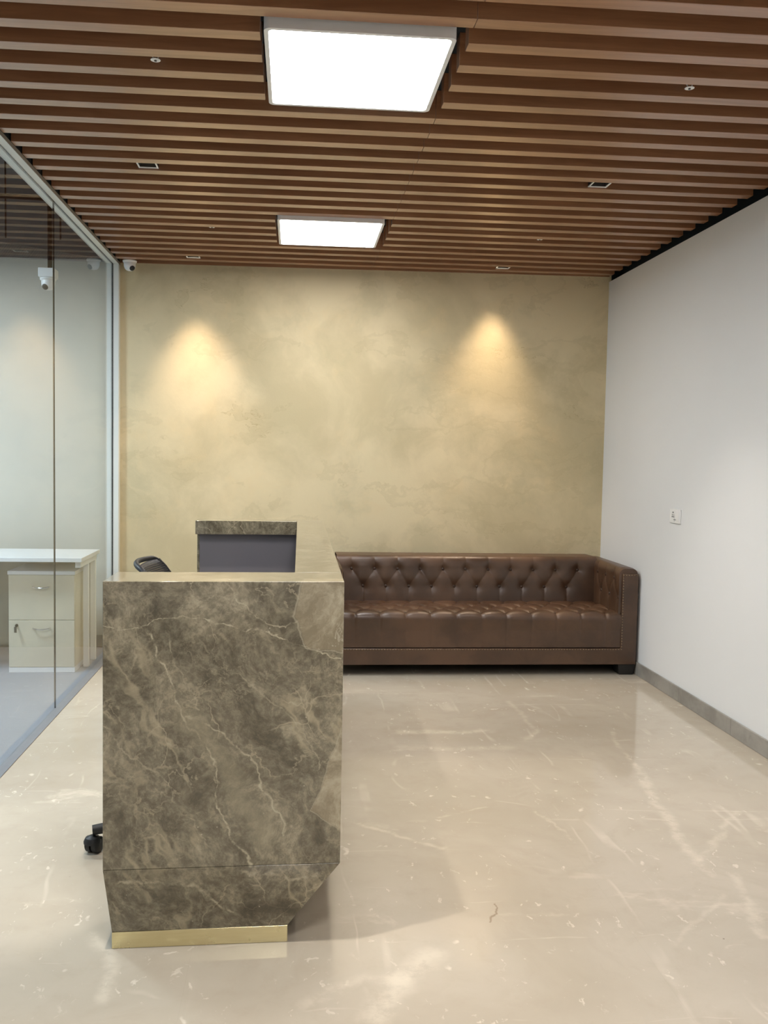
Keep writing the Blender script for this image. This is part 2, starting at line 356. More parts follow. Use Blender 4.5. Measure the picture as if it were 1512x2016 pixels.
# ------------------------------------------------------------------ geometry helpers
class MB:
    def __init__(s): s.b = bmesh.new(); s.mi = 0
    def hexa(s, low, high):
        """low, high: four corners each, counter-clockwise seen from above"""
        vs = [s.b.verts.new(p) for p in list(low) + list(high)]
        F = [(3, 2, 1, 0), (4, 5, 6, 7)] + [(i, (i + 1) % 4, (i + 1) % 4 + 4, i + 4) for i in range(4)]
        for f in F: s.b.faces.new([vs[i] for i in f]).material_index = s.mi
        return s
    def box(s, a, b):
        (x0, y0, z0), (x1, y1, z1) = a, b
        return s.hexa([(x0, y0, z0), (x1, y0, z0), (x1, y1, z0), (x0, y1, z0)], [(x0, y0, z1), (x1, y0, z1), (x1, y1, z1), (x0, y1, z1)])
    def prism(s, pts, ext, closed=True):
        """pts: 3-D polygon, ext: vector"""
        e = Vector(ext); n = len(pts)
        a = [s.b.verts.new(p) for p in pts]; c = [s.b.verts.new(Vector(p) + e) for p in pts]
        s.b.faces.new(list(reversed(a))).material_index = s.mi; s.b.faces.new(c).material_index = s.mi
        for i in range(n): s.b.faces.new([a[i], a[(i + 1) % n], c[(i + 1) % n], c[i]]).material_index = s.mi
        return s
    def tube(s, path, rad, n=12, cap=True):
        P = [Vector(p) for p in path]; R = rad if isinstance(rad, (list, tuple)) else [rad] * len(P)
        rings = []; up = None
        for i, p in enumerate(P):
            d = (P[min(i + 1, len(P) - 1)] - P[max(i - 1, 0)]).normalized()
            if up is None:
                up = Vector((0, 0, 1)) if abs(d.z) < .9 else Vector((1, 0, 0))
            x = up - d * up.dot(d); x.normalize(); up = x; y = d.cross(x)
            rings.append([s.b.verts.new(p + (x * math.cos(t) + y * math.sin(t)) * R[i]) for t in [2 * math.pi * k / n for k in range(n)]])
        for a, c in zip(rings, rings[1:]):
            for k in range(n): s.b.faces.new([a[k], a[(k + 1) % n], c[(k + 1) % n], c[k]]).material_index = s.mi
        if cap:
            s.b.faces.new(list(reversed(rings[0]))).material_index = s.mi; s.b.faces.new(rings[-1]).material_index = s.mi
        return s
    def lathe(s, prof, origin=(0, 0, 0), axis=(0, 0, 1), n=32):
        """prof: (radius, height) list"""
        A = Vector(axis).normalized(); o = Vector(origin)
        x = A.orthogonal().normalized(); y = A.cross(x); rings = []
        for r, h in prof:
            if r < 1e-6: rings.append([s.b.verts.new(o + A * h)])
            else: rings.append([s.b.verts.new(o + A * h + (x * math.cos(t) + y * math.sin(t)) * r) for t in [2 * math.pi * k / n for k in range(n)]])
        for a, c in zip(rings, rings[1:]):
            if len(a) == 1 and len(c) == 1: continue
            for k in range(n):
                k2 = (k + 1) % n
                if len(a) == 1: f = [a[0], c[k2], c[k]]
                elif len(c) == 1: f = [a[k], a[k2], c[0]]
                else: f = [a[k], a[k2], c[k2], c[k]]
                s.b.faces.new(f).material_index = s.mi
        return s
    def grid(s, rows, closed_v=False):
        V = [[s.b.verts.new(p) for p in r] for r in rows]
        for i in range(len(V) - 1):
            for j in range(len(V[0]) - 1):
                s.b.faces.new([V[i][j], V[i][j + 1], V[i + 1][j + 1], V[i + 1][j]]).material_index = s.mi
        return V
    def build(s, name, mats, parent=None, smooth=False, bevel=0, seg=2, angle=40):
        bmesh.ops.recalc_face_normals(s.b, faces=s.b.faces)
        me = bpy.data.meshes.new(name); s.b.to_mesh(me); s.b.free()
        o = bpy.data.objects.new(name, me); COL.objects.link(o)
        for m in (mats if isinstance(mats, (list, tuple)) else [mats]): me.materials.append(M[m] if isinstance(m, str) else m)
        if parent is not None:
            o.parent = parent
            o.matrix_parent_inverse = root_world(parent).inverted()
        if smooth:
            me.polygons.foreach_set('use_smooth', [True] * len(me.polygons))
            if smooth != 'full': me.set_sharp_from_angle(angle=math.radians(angle))
        if bevel:
            bv = o.modifiers.new('bevel', 'BEVEL'); bv.width = bevel; bv.segments = seg; bv.limit_method = 'ANGLE'; bv.angle_limit = math.radians(40)
            me.polygons.foreach_set('use_smooth', [True] * len(me.polygons))
            me.set_sharp_from_angle(angle=math.radians(35))
            wn = o.modifiers.new('normals', 'WEIGHTED_NORMAL'); wn.keep_sharp = True
        return o

def root_world(o):
    m = o.matrix_basis.copy(); p = o
    while p.parent is not None:
        m = p.parent.matrix_basis @ p.matrix_parent_inverse @ m if False else (root_world(p.parent) @ p.matrix_parent_inverse @ p.matrix_basis)
        return m
    return m

def tag(o, label=None, cat=None, group=None, kind=None):
    for k, v in (('label', label), ('category', cat), ('group', group), ('kind', kind)):
        if v: o[k] = v
    return o
def thing(name, loc, label, cat, group=None, kind=None):
    o = bpy.data.objects.new(name, None); COL.objects.link(o); o.location = loc; o.empty_display_size = .1
    return tag(o, label, cat, group, kind)
def copy_tree(o, parent=None):
    c = o.copy(); COL.objects.link(c)
    if parent is not None:
        c.parent = parent; c.matrix_parent_inverse = o.matrix_parent_inverse.copy()
    for ch in [k for k in bpy.data.objects if k.parent == o]: copy_tree(ch, c)
    return c
def structure(o, label=None): return tag(o, label, None, None, 'structure')

# ------------------------------------------------------------------ camera (portrait phone picture)
yaw, pitch, roll, CH, F = .08109035, .05848082, .01727447, 1.41287036, 1740.0
fwd = Vector((math.sin(yaw) * math.cos(pitch), math.cos(yaw) * math.cos(pitch), -math.sin(pitch)))
r0 = Vector((math.cos(yaw), -math.sin(yaw), 0)); u0 = r0.cross(fwd)
rt = math.cos(roll) * r0 + math.sin(roll) * u0; up = -math.sin(roll) * r0 + math.cos(roll) * u0
cam = bpy.data.cameras.new('camera'); co = bpy.data.objects.new('camera', cam); COL.objects.link(co)
Mx = Matrix((rt, up, -fwd)).transposed().to_4x4(); Mx.translation = (0, 0, CH); co.matrix_world = Mx
cam.sensor_width = 36; cam.sensor_fit = 'AUTO'; cam.lens = F / 2016 * 36
cam.shift_x = 36.848 / 2016; cam.shift_y = -8.122 / 2016; cam.clip_start = .05
sc.camera = co

# ------------------------------------------------------------------ room
YB = -2.9                                  # wall behind the photographer
def back_y(x): return 6.4447 - .02408 * x
def right_x(y): return 2.2807 - .0019 * (y - 6.44)
GX, FX = -1.291, -1.246                    # glass plane and inner face of its frame
HS, HR, HSOF = 2.75, 2.715, 2.86           # slat undersides, top of the right wall, black soffit

o = MB().hexa([(-1.262, YB, -.1), (2.5, YB, -.1), (2.5, 6.6, -.1), (-1.262, 6.6, -.1)], [(-1.262, YB, 0), (2.5, YB, 0), (2.5, 6.6, 0), (-1.262, 6.6, 0)]).build('floor', 'floor')
structure(o, 'polished beige marble floor with pale veins')
o = MB().box((-5.2, YB, -.1), (-1.263, 6.7, -.001)).build('floor_office', 'carpet'); structure(o, 'blue-grey carpet floor behind the glass wall')
# back wall: warm plaster on this side of the glass, pale paint in the office
x0, x1 = -1.30, 2.42
o = MB().hexa([(x0, back_y(x0), 0), (x1, back_y(x1), 0), (x1, 6.75, 0), (x0, 6.75, 0)], [(x0, back_y(x0), HSOF), (x1, back_y(x1), HSOF), (x1, 6.75, HSOF), (x0, 6.75, HSOF)]).build('wall_back', 'plaster')
structure(o, 'cream mottled plaster wall behind the sofa')
x0, x1 = -5.2, -1.301
o = MB().hexa([(x0, back_y(x0), 0), (x1, back_y(x1), 0), (x1, 6.75, 0), (x0, 6.75, 0)], [(x0, back_y(x0), 3.3), (x1, back_y(x1), 2.765), (x1, 6.75, 2.765), (x0, 6.75, 2.765)]).build('wall_office_back', 'wall_office_paint')
structure(o, 'pale wall of the office behind the glass')
o = MB().hexa([(x0, back_y(x0), 2.766), (x1, back_y(x1), 2.766), (x1, 6.75, 2.766), (x0, 6.75, 2.766)], [(x0, back_y(x0), 3.3), (x1, back_y(x1), 3.3), (x1, 6.75, 3.3), (x0, 6.75, 3.3)]).build('wall_office_upper', 'office_soffit')
structure(o, 'dark band above the pale office wall behind the glass')
o = MB().hexa([(x0, back_y(x0) - .012, 0), (x1, back_y(x1) - .012, 0), (x1, back_y(x1) - .0005, 0), (x0, back_y(x0) - .0005, 0)], [(x0, back_y(x0) - .012, .085), (x1, back_y(x1) - .012, .085), (x1, back_y(x1) - .0005, .085), (x0, back_y(x0) - .0005, .085)]).build('baseboard_office', 'grey_skirting_paint', bevel=.003)
structure(o, 'grey baseboard along the office wall behind the glass')
# right wall, black recess above it
ya, yb = YB, back_y(2.28)
o = MB().hexa([(right_x(ya), ya, 0), (2.45, ya, 0), (2.45, yb, 0), (right_x(yb), yb, 0)], [(right_x(ya), ya, HR), (2.45, ya, HR), (2.45, yb, HR), (right_x(yb), yb, HR)]).build('wall_right', 'wall_white')
structure(o, 'plain off-white wall on the right')
o = MB().box((2.375, YB, HR + .001), (2.45, yb, HSOF)).box((2.297, yb - .006, HR + .001), (2.3749, yb + .03, HSOF)).build('trim_1', 'black_soffit'); structure(o, 'black recess above the right wall')
o = MB().hexa([(right_x(ya) - .013, ya, 0), (right_x(ya) - .0005, ya, 0), (right_x(yb) - .0005, yb, 0), (right_x(yb) - .013, yb, 0)], [(right_x(ya) - .013, ya, .086), (right_x(ya) - .0005, ya, .086), (right_x(yb) - .0005, yb, .086), (right_x(yb) - .013, yb, .086)]).build('baseboard_right', 'skirting', bevel=.003)
structure(o, 'grey-brown stone baseboard along the right wall')
# behind the photographer, and the far side of the office
o = MB().box((-5.2, YB - .15, 0), (2.45, YB, 3.3)).build('wall_front', 'wall_white'); structure(o)
o = MB().box((-5.35, YB, 0), (-5.2, 6.75, 3.3)).build('wall_office_side', 'wall_office_paint'); structure(o)
o = MB().box((-5.2, YB, 3.3), (-1.29, 6.75, 3.4)).build('ceiling_office', 'office_soffit'); structure(o, 'dark ceiling of the office behind the glass')

# glass wall
wl = thing('wall_left', (GX, 2.0, 0), 'frameless clear glass partition with white aluminium frame on the left', None, None, 'structure')
MB().box((-1.336, YB, 2.733), (FX - .0021, back_y(FX) - .001, 2.752)).build('header', 'frame_paint', wl)
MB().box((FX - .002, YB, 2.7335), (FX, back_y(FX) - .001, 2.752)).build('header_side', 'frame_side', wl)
MB().box((-1.3385, YB, 2.7535), (FX - .004, back_y(FX) - .001, 2.80)).build('header_cover', 'black_soffit', wl)
MB().box((-1.336, back_y(FX) - .052, .004), (FX, back_y(FX) - .0005, 2.7325)).build('post', 'frame_paint', wl, bevel=.002)
MB().box((GX - .004, YB, 0), (FX + .001, back_y(FX) - .053, .004)).build('floor_channel', 'channel_grey', wl, bevel=.001)
MB().box((GX - .007, YB, 2.7312), (GX + .007, back_y(FX) - .0525, 2.7327)).build('gasket', 'seal_black', wl)
MB().box((GX - .007, back_y(FX) - .0538, .0045), (GX + .007, back_y(FX) - .0522, 2.731)).build('gasket', 'seal_black', wl)
JY = 4.895
for a, b in ((YB, 2.022), (2.026, JY - .002), (JY + .002, back_y(FX) - .053)):
    MB().box((GX - .004, a, .0045), (GX + .004, b, 2.7325)).build('glass_pane', 'glass', wl)
for j in (2.024, JY):
    MB().box((GX - .0038, j - .0018, .0045), (GX + .0046, j + .0018, 2.7325)).build('joint_seal', 'seal_black', wl)
o = MB().box((-1.36, YB, 2.8005), (-1.29, 6.46, 3.3)).build('wall_left_upper', 'black_soffit'); structure(o, 'black bulkhead above the glass partition')

# ceiling: black soffit with hanging wooden slats
ce = thing('ceiling', (.5, 3, HSOF), 'dark ceiling hung with rows of brown wooden slats', None, None, 'structure')
MB().box((-1.289, YB, HSOF + .0005), (2.45, 6.75, 2.97)).build('soffit', 'black_soffit', ce)
PS, WS, S0 = .16066387, .05821867, 6.4414343
LX = .192                                   # centre line of the ceiling lights
LYS = (3.130, 5.357)                        # the two lights in the picture
ALLY = LYS + (.903, -1.324)
def slat(y, w, cut, k):
    m = MB()
    xs = [(-1.243, .5405), (.5415, 2.278)]
    if cut: xs = [(-1.243, -.1245), (.545, 2.278)]
    for a, b in xs:
        s = -.0021349
        m.hexa([(a, y + s * a, HS), (b, y + s * b, HS), (b, y + w + s * b, HS), (a, y + w + s * a, HS)], [(a, y + s * a, HSOF), (b, y + s * b, HSOF), (b, y + w + s * b, HSOF), (a, y + w + s * a, HSOF)])
    o = m.build('slat', 'wood', ce, bevel=.0012, seg=1)
for k in range(1, 55):
    y = S0 - k * PS
    slat(y, WS, any(y + WS > c - .29 and y < c + .36 for c in ALLY), k)
xa, xb = -1.243, 2.278
MB().hexa([(xa, back_y(xa) - .012, HS), (xb, back_y(xb) - .012, HS), (xb, back_y(xb) - .0005, HS), (xa, back_y(xa) - .0005, HS)], [(xa, back_y(xa) - .012, HSOF), (xb, back_y(xb) - .012, HSOF), (xb, back_y(xb) - .0005, HSOF), (xa, back_y(xa) - .0005, HSOF)]).build('slat', 'wood', ce)

# ------------------------------------------------------------------ ceiling light panels
def rrect(cx, cy, hw, r, z, n=6):
    pts = []
    for qx, qy, a0 in ((1, 1, 0), (-1, 1, 90), (-1, -1, 180), (1, -1, 270)):
        for i in range(n + 1):
            a = math.radians(a0 + 90 * i / n)
            pts.append((cx + qx * (hw - r) + r * math.cos(a), cy + qy * (hw - r) + r * math.sin(a), z))
    return pts
def panel_light(x, y, label):
    t = thing('ceiling_light', (x, y, HSOF), label, 'ceiling light', 'square light panels in the slatted ceiling')
    m = MB(); ZB = 2.728
    outer = rrect(x, y, .303, .022, ZB); inner = rrect(x, y, .289, .016, ZB); in_up = rrect(x, y, .289, .016, ZB + .006)
    top = rrect(x, y, .303, .022, HSOF - .0005); n = len(outer)
    V = [[m.b.verts.new(p) for p in L] for L in (top, outer, inner, in_up)]
    for a, b in zip(V, V[1:]):
        for i in range(n): m.b.faces.new([a[i], a[(i + 1) % n], b[(i + 1) % n], b[i]])
    m.b.faces.new(V[0])
    m.build('frame', 'white_steel', t, smooth=True)
    m = MB(); m.prism(rrect(x, y, .288, .015, ZB + .003), (0, 0, .004)); m.build('diffuser', 'panel_glow', t)
    return t
panel_light(LX, LYS[0], 'large white square light panel in the wooden slats above the reception desk')
panel_light(LX, LYS[1], 'smaller-looking white square light panel in the slats near the cream back wall')
for yy in ALLY[2:]:
    panel_light(LX, yy, 'white square light panel in the slats over the photographer')

# ------------------------------------------------------------------ spot lamps and sprinklers between the slats
def spotlight(x, y, label, glow):
    t = thing('spotlight', (x, y, 2.79), label, 'spotlight', 'square spotlights between the ceiling slats')
    m = MB(); z0, z1, R, r = 2.757, 2.795, .0465, .0395
    for a, b, c, d in ((-R, -R, R, -r), (-R, r, R, R), (-R, -r, -r, r), (r, -r, R, r)):
        m.box((x + a, y + b, z0), (x + c, y + d, z0 + .004))
    m.build('trim_ring', 'white_steel', t)
    m = MB(); e = .001; zt = z0 + .0043
    m.box((x - R + e, y - R + e, HSOF - .003), (x + R - e, y + R - e, HSOF - .0005))
    for a, b, c, d in ((-R + e, -R + e, R - e, -r), (-R + e, r, R - e, R - e), (-R + e, -r, -r, r), (r, -r, R - e, r)):
        m.box((x + a, y + b, zt), (x + c, y + d, HSOF - .0031))
    m.build('housing', 'dark_bezel', t)
    zl = HSOF - .0035 if glow else 2.806
    m = MB(); m.lathe([(.034, 0), (.034, -.022), (.030, -.024), (.024, -.008), (0, -.008)], (x, y, zl), n=24); m.build('lamp_head', 'chrome', t, smooth=True)
    m = MB(); m.lathe([(0, -.0085), (.0235, -.0085), (.0235, -.0115), (0, -.0135)], (x, y, zl), n=24); m.build('lens', 'spot_glow', t, smooth=True)
    return t
SPOTS = [(-.704, 4.301, 'square chrome spotlight between slats, left of and below the large light panel', 1),
         (1.474, 4.301, 'square chrome spotlight in the slats toward the off-white wall, second row from the cream wall', 1),
         (-.709, 6.225, 'small square spotlight by the cream wall on the glass partition side', 0),
         (1.455, 6.225, 'small square spotlight by the cream wall above the sofa', 0)]
for x, y, lb, g in SPOTS: spotlight(x, y, lb, g)

def sprinkler(x, y, label, tilt):
    t = thing('sprinkler', (x, y, HSOF), label, 'sprinkler', 'ceiling sprinklers between the slats')
    MB().tube([(x, y, HSOF - .0005), (x, y, 2.815)], .011, 10).build('pipe', 'white_steel', t, smooth=True)
    MB().lathe([(.017, 2.815), (.017, 2.803), (.010, 2.797), (0, 2.797)], (x, y, 0), n=16).build('head', 'white_steel', t, smooth=True)
    for sx in (-1, 1):
        MB().tube([(x + sx * .011, y, 2.80), (x + sx * .014, y, 2.782), (x + sx * .005, y, 2.7615)], .0022, 8).build('arm', 'white_steel', t, smooth=True)
    n, m = 24, MB()
    top, bot = [], []
    for k in range(n * 2):
        a = math.pi * k / n; r = .0175 if k % 2 else .0155
        top.append((x + r * math.cos(a), y + r * math.sin(a), 2.7605))
    m.prism(top, (0, 0, .0015)); m.build('deflector', 'white_plastic', t)
    MB().lathe([(0, 2.7600), (.0045, 2.7600), (.0045, 2.757), (0, 2.7565)], (x, y, 0), n=12).build('plug', 'dark_metal', t, smooth=True)
sprinkler(-.493, 3.177, 'white sprinkler disc between slats left of the large light panel', 0)
sprinkler(1.408, 3.177, 'white sprinkler between slats near the top right, toward the off-white wall', 0)
sprinkler(-.507, 5.424, 'tiny white sprinkler in the slats left of the smaller light panel', 0)
sprinkler(1.489, 5.424, 'tiny white sprinkler in the slats between smaller light panel and off-white wall', 0)

# ------------------------------------------------------------------ dome cameras
def dome_camera(name, loc, look, label, box=False):
    x, y, z = loc
    t = thing(name, loc, label, 'security camera')
    MB().lathe([(0, 0), (.047, 0), (.049, -.004), (.047, -.012), (.042, -.016), (0, -.016)], loc).build('base_plate', 'white_plastic', t, smooth=True)
    prof = [(.041, -.0165)] + [(.041 * math.cos(a) ** .8, -.030 - .043 * math.sin(a)) for a in [math.pi / 2 * i / 12 for i in range(12)]] + [(0, -.073)]
    MB().lathe(prof, loc).build('housing', 'white_plastic', t, smooth='full')
    d = Vector(look).normalized(); c = Vector((x, y, z - .036))
    MB().lathe([(0, .028), (.0185, .028), (.0185, .0405), (.015, .0445), (0, .047)], c, d, 24).build('lens', 'black_plastic', t, smooth=True)
    return t
dome_camera('dome_camera', (-1.163, 6.385, 2.7495), (.55, -.62, -.55), 'white dome camera on the slats in the corner beside the glass frame')
# the one in the office hangs in a box from a black pipe
cx, cy, cz = -1.508, 5.6, 2.462
dc = dome_camera('dome_camera', (cx, cy, cz), (-.30, -.75, -.55), 'white dome camera under a square box seen through the glass')
MB().box((cx - .048, cy - .048, cz + .0005), (cx + .048, cy + .048, cz + .055)).build('junction_box', 'white_plastic', dc, bevel=.004)
pp = thing('conduit_pipe', (cx, cy, 3.3), 'black conduit pipe hanging above the dome camera behind the glass', 'pipe')
MB().tube([(cx + .01, cy, cz + .0545), (cx + .01, cy, 2.88), (cx + .005, cy, 2.915), (cx - .02, cy, 2.935), (cx - .06, cy, 2.94)], .014, 12).build('drop', 'pipe_black', pp, smooth=True)
MB().tube([(cx - .0605, cy, 2.94), (-1.86, cy, 2.945)], .014, 12).build('run', 'pipe_black', pp, smooth=True)
for hx in (-1.765, -1.44):
    MB().tube([(hx, cy + .02, 2.70), (hx, cy + .02, 3.2995)], .005, 8).build('hanger_rod', 'pipe_black', pp, smooth=True)

# ------------------------------------------------------------------ wall socket
sk = thing('wall_socket', (2.283, 5.11, 1.086), 'white square power socket plate on the off-white wall beside the sofa', 'wall socket')
sxp = right_x(5.11)
MB().box((sxp - .010, 5.040, 1.043), (sxp - .0005, 5.182, 1.129)).build('plate', 'white_plastic', sk, bevel=.003)
MB().box((sxp - .0125, 5.108, 1.052), (sxp - .0105, 5.172, 1.120)).build('socket_face', 'white_plastic', sk, bevel=.0008)
MB().box((sxp - .0135, 5.052, 1.055), (sxp - .0105, 5.096, 1.117)).build('rocker_switch', 'white_plastic', sk, bevel=.001)
for yy, zz, r in ((5.128, 1.108, .0050), (5.138, 1.093, .0028), (5.118, 1.093, .0028), (5.138, 1.082, .0042), (5.118, 1.082, .0042)):
    MB().lathe([(0, 0), (r, 0), (r, .0016), (0, .0018)], (sxp - .0126, yy, zz), (-1, 0, 0), 14).build('pin_hole', 'socket_slot', sk)
MB().box((sxp - .0142, 5.085, 1.064), (sxp - .0136, 5.117, 1.0675)).build('indicator', 'socket_slot', sk)

# ------------------------------------------------------------------ reception desk
QA, QB, QC, QD = Vector((-.5203, 2.461)), Vector((.1460, 2.4787)), Vector((.163, 4.852)), Vector((-.512, 4.832))
DW, DL = .667, 2.372
def dm(u, v, z):
    a, b = u / DW, v / DL
    p = QA * (1 - a) * (1 - b) + QB * a * (1 - b) + QC * a * b + QD * (1 - a) * b
    return (p.x, p.y, z)
def dhex(m, lo, hi, z0, z1):
    """lo, hi: four (u, v) corners"""
    m.hexa([dm(u, v, z0) for u, v in lo], [dm(u, v, z1) for u, v in hi])
def dbox(m, u0, v0, u1, v1, z0, z1):
    q = [(u0, v0), (u1, v0), (u1, v1), (u0, v1)]; dhex(m, q, q, z0, z1)
HT, HCH, HBR = 1.0571, .2417, .0488
dk = thing('reception_desk', (-.52, 2.461, 0), 'tall brown veined marble reception desk with a brass base', 'reception desk')
dk_m = dk
def dset(o):
    # the stone texture reads the object frame: put the origin at the desk's near left foot
    me = o.data; off = Vector((-.52, 2.461, 0)); 
    for vv in me.vertices: vv.co -= off
    o.location = off; o.matrix_parent_inverse = Matrix.Translation(-off)
    return o
m = MB(); dbox(m, 0, 0, DW, .2, HCH + .0004, HT); dset(m.build('end_panel', 'marble', dk, bevel=.0015, seg=2))
m = MB(); dhex(m, [(.020, .025), (.518, .025), (.518, .2), (.020, .2)], [(0, 0), (DW, 0), (DW, .2), (0, .2)], HBR + .0004, HCH - .0004)
dset(m.build('tapered_foot', 'marble', dk, bevel=.0015))
m = MB(); dbox(m, .526, .2006, DW, DL, HCH + .0004, HT)
dhex(m, [(.462, .2006), (.518, .2006), (.518, DL - .03), (.462, DL - .03)], [(.526, .2006), (DW, .2006), (DW, DL), (.526, DL)], HBR + .0004, HCH - .0004)
dset(m.build('front_panel', 'marble', dk, bevel=.0015))
m = MB(); dbox(m, 0, DL - .06, .5255, DL, HBR + .0004, .9845); dset(m.build('far_panel', 'marble', dk, bevel=.0015))
m = MB(); dbox(m, -.004, DL - .115, .5255, DL, .985, HT); dset(m.build('counter_ledge', 'marble', dk, bevel=.0015))
m = MB(); dbox(m, .014, DL - .073, .5255, DL - .0605, HBR, .9845); m.build('inner_lining', 'lining_grey', dk)
m = MB(); dbox(m, .17, .2006, .5255, DL - .0735, .715, .745); m.build('work_surface', 'lining_grey', dk, bevel=.001)
m = MB(); dbox(m, .020, .025, .518, .2, 0, HBR); dbox(m, .462, .2004, .518, DL - .04, 0, HBR); dbox(m, .02, DL - .055, .4615, DL - .01, 0, HBR)
m.build('brass_plinth', 'brass', dk, bevel=.001)

# ------------------------------------------------------------------ tufted leather sofa
SY, SX0, SX1 = 5.60, .19, 2.264             # front plane, outer left and right
IX0, IX1 = .315, 2.142                      # inner faces of the arms
sf = thing('sofa', ((SX0 + SX1) / 2, SY, 0), 'brown leather button-tufted sofa against the cream wall', 'sofa')
def seg_d(p, a, b):
    ax, ay = a; bx, by = b; px, py = p
    dx, dy = bx - ax, by - ay; L = dx * dx + dy * dy
    t = 0 if L == 0 else max(0, min(1, ((px - ax) * dx + (py - ay) * dy) / L))
    return math.hypot(px - ax - t * dx, py - ay - t * dy)
def tuft(s, t, nodes, segs, amp, dim, sw=.011):
    g = max([w * math.exp(-(seg_d((s, t), a, b) / sw) ** 1.1) for a, b, w in segs if abs(a[0] - s) < .2 or abs(b[0] - s) < .2] or [0])
    e = min([math.hypot(s - a, t - b) for a, b in nodes] or [1])
    e2 = min(e / .075, 1)
    return amp * (.62 + .38 * math.sin(e2 * math.pi / 2)) - amp * .62 * g - dim * math.exp(-(e / .030) ** 1.3)
def puff_sheet(fn_profile, s_rng, tl, nodes, segs, amp, dim, ns, nt, place, name, parent, crush=None):
    """fn_profile(t) -> (point2d, normal2d); place(s, point2d) -> 3-D"""
    rows = []
    for j in range(nt + 1):
        t = tl * j / nt; (px, pz), (nx, nz) = fn_profile(t); row = []
        for i in range(ns + 1):
            s = s_rng[0] + (s_rng[1] - s_rng[0]) * i / ns
            h = tuft(s, t, nodes, segs, amp, dim)
            if crush: h *= crush(s, t)
            row.append(place(s, (px + nx * h, pz + nz * h)))
        rows.append(row)
    m = MB(); m.grid(rows); return m
def poly_profile(corners):
    """corners: list of (x, z, radius); returns sampler by arc length and the length"""
    pts = []
    n = len(corners)
    for i, (x, z, r) in enumerate(corners):
        if i in (0, n - 1) or r == 0: pts.append(Vector((x, z))); continue
        p = Vector((x, z)); a = (Vector(corners[i - 1][:2]) - p).normalized(); b = (Vector(corners[i + 1][:2]) - p).normalized()
        ang = a.angle(b); d = r / math.tan(ang / 2); c = p + (a + b).normalized() * (r / math.sin(ang / 2))
        s0 = p + a * d - c; s1 = p + b * d - c; th = s0.angle(s1); sg = 1 if s0.x * s1.y - s0.y * s1.x > 0 else -1
        for k in range(9):
            t = sg * th * k / 8; pts.append(c + Vector((s0.x * math.cos(t) - s0.y * math.sin(t), s0.x * math.sin(t) + s0.y * math.cos(t))))
    L = [0]
    for a, b in zip(pts, pts[1:]): L.append(L[-1] + (b - a).length)
    # per-vertex normals, interpolated, so the displaced sheet stays smooth
    def tan(i):
        a = pts[max(i - 1, 0)]; b = pts[min(i + 1, len(pts) - 1)]; return (b - a).normalized()
    T = [tan(i) for i in range(len(pts))]
    def f(t):
        for i in range(len(L) - 1):
            if t <= L[i + 1] + 1e-9:
                q = 0 if L[i + 1] == L[i] else (t - L[i]) / (L[i + 1] - L[i])
                p = pts[i].lerp(pts[i + 1], q); d = T[i].lerp(T[i + 1], q).normalized()
                return (p.x, p.y), (-d.y, d.x)
        return (pts[-1].x, pts[-1].y), (-T[-1].y, T[-1].x)
    return f, L[-1]
BTN = None
def buttons(pts, nors, name, parent):
    global BTN
    for p, nrm in zip(pts, nors):
        if BTN is None:
            o = MB().lathe([(.0125, -.004), (.0125, 0), (.0115, .0035), (.0075, .0065), (0, .0078)], (0, 0, 0), (0, 0, 1), 14).build(name, 'button_leather', None, smooth='full')
            BTN = o.data
        else:
            o = bpy.data.objects.new(name, BTN); COL.objects.link(o)
        o.parent = parent; o.matrix_parent_inverse = root_world(parent).inverted()
        q = Vector(nrm).normalized().to_track_quat('Z', 'Y'); o.rotation_mode = 'QUATERNION'
        o.location = p; o.rotation_quaternion = q
# --- back: front face goes up, rolls over the top, down behind
YBK = back_y(1.2) - .02
BZ0, BZ1 = .385, .722
fback, LB = poly_profile([(6.085, BZ0, 0), (6.105, BZ1, .042), (YBK - .01, BZ1 - .008, .03), (YBK, .46, 0)])
# the profile runs up the front (y grows towards the wall): outward normal is (-dz, dy)
NBT = 11; px0, pstep = .407, .1609
t1, t2 = .512 - BZ0, .632 - BZ0
up_x = [px0 + i * pstep for i in range(NBT)]; lo_x = [px0 + pstep / 2 + i * pstep for i in range(NBT - 1)]
nodes = [(x, t2) for x in up_x] + [(x, t1) for x in lo_x]
segs = []
for i, x in enumerate(up_x): segs.append(((x, t2), (x, LB), .55))
for i, x in enumerate(lo_x):
    segs += [((x, t1), (up_x[i], t2), .42), ((x, t1), (up_x[i + 1], t2), .42), ((x, t1), (x, 0), .5)]
m = puff_sheet(fback, (IX0 - .012, IX1 + .012), LB, nodes, segs, .016, .013, 420, 110, lambda s, p: (s, p[0], p[1]), 'backrest', sf, lambda s, t: 1.0 if t < .27 else max(.22, 1 - (t - .27) * 9))
bk = m.build('backrest', 'leather', sf, smooth='full')
P, N = [], []
for x, t in nodes:
    (a, b), (nx, nz) = fback(t); P.append((x, a - .002 * 0 + nx * -.006, b + nz * -.006)); N.append((0, nx, nz))
buttons(P, N, 'tufting_button', bk)

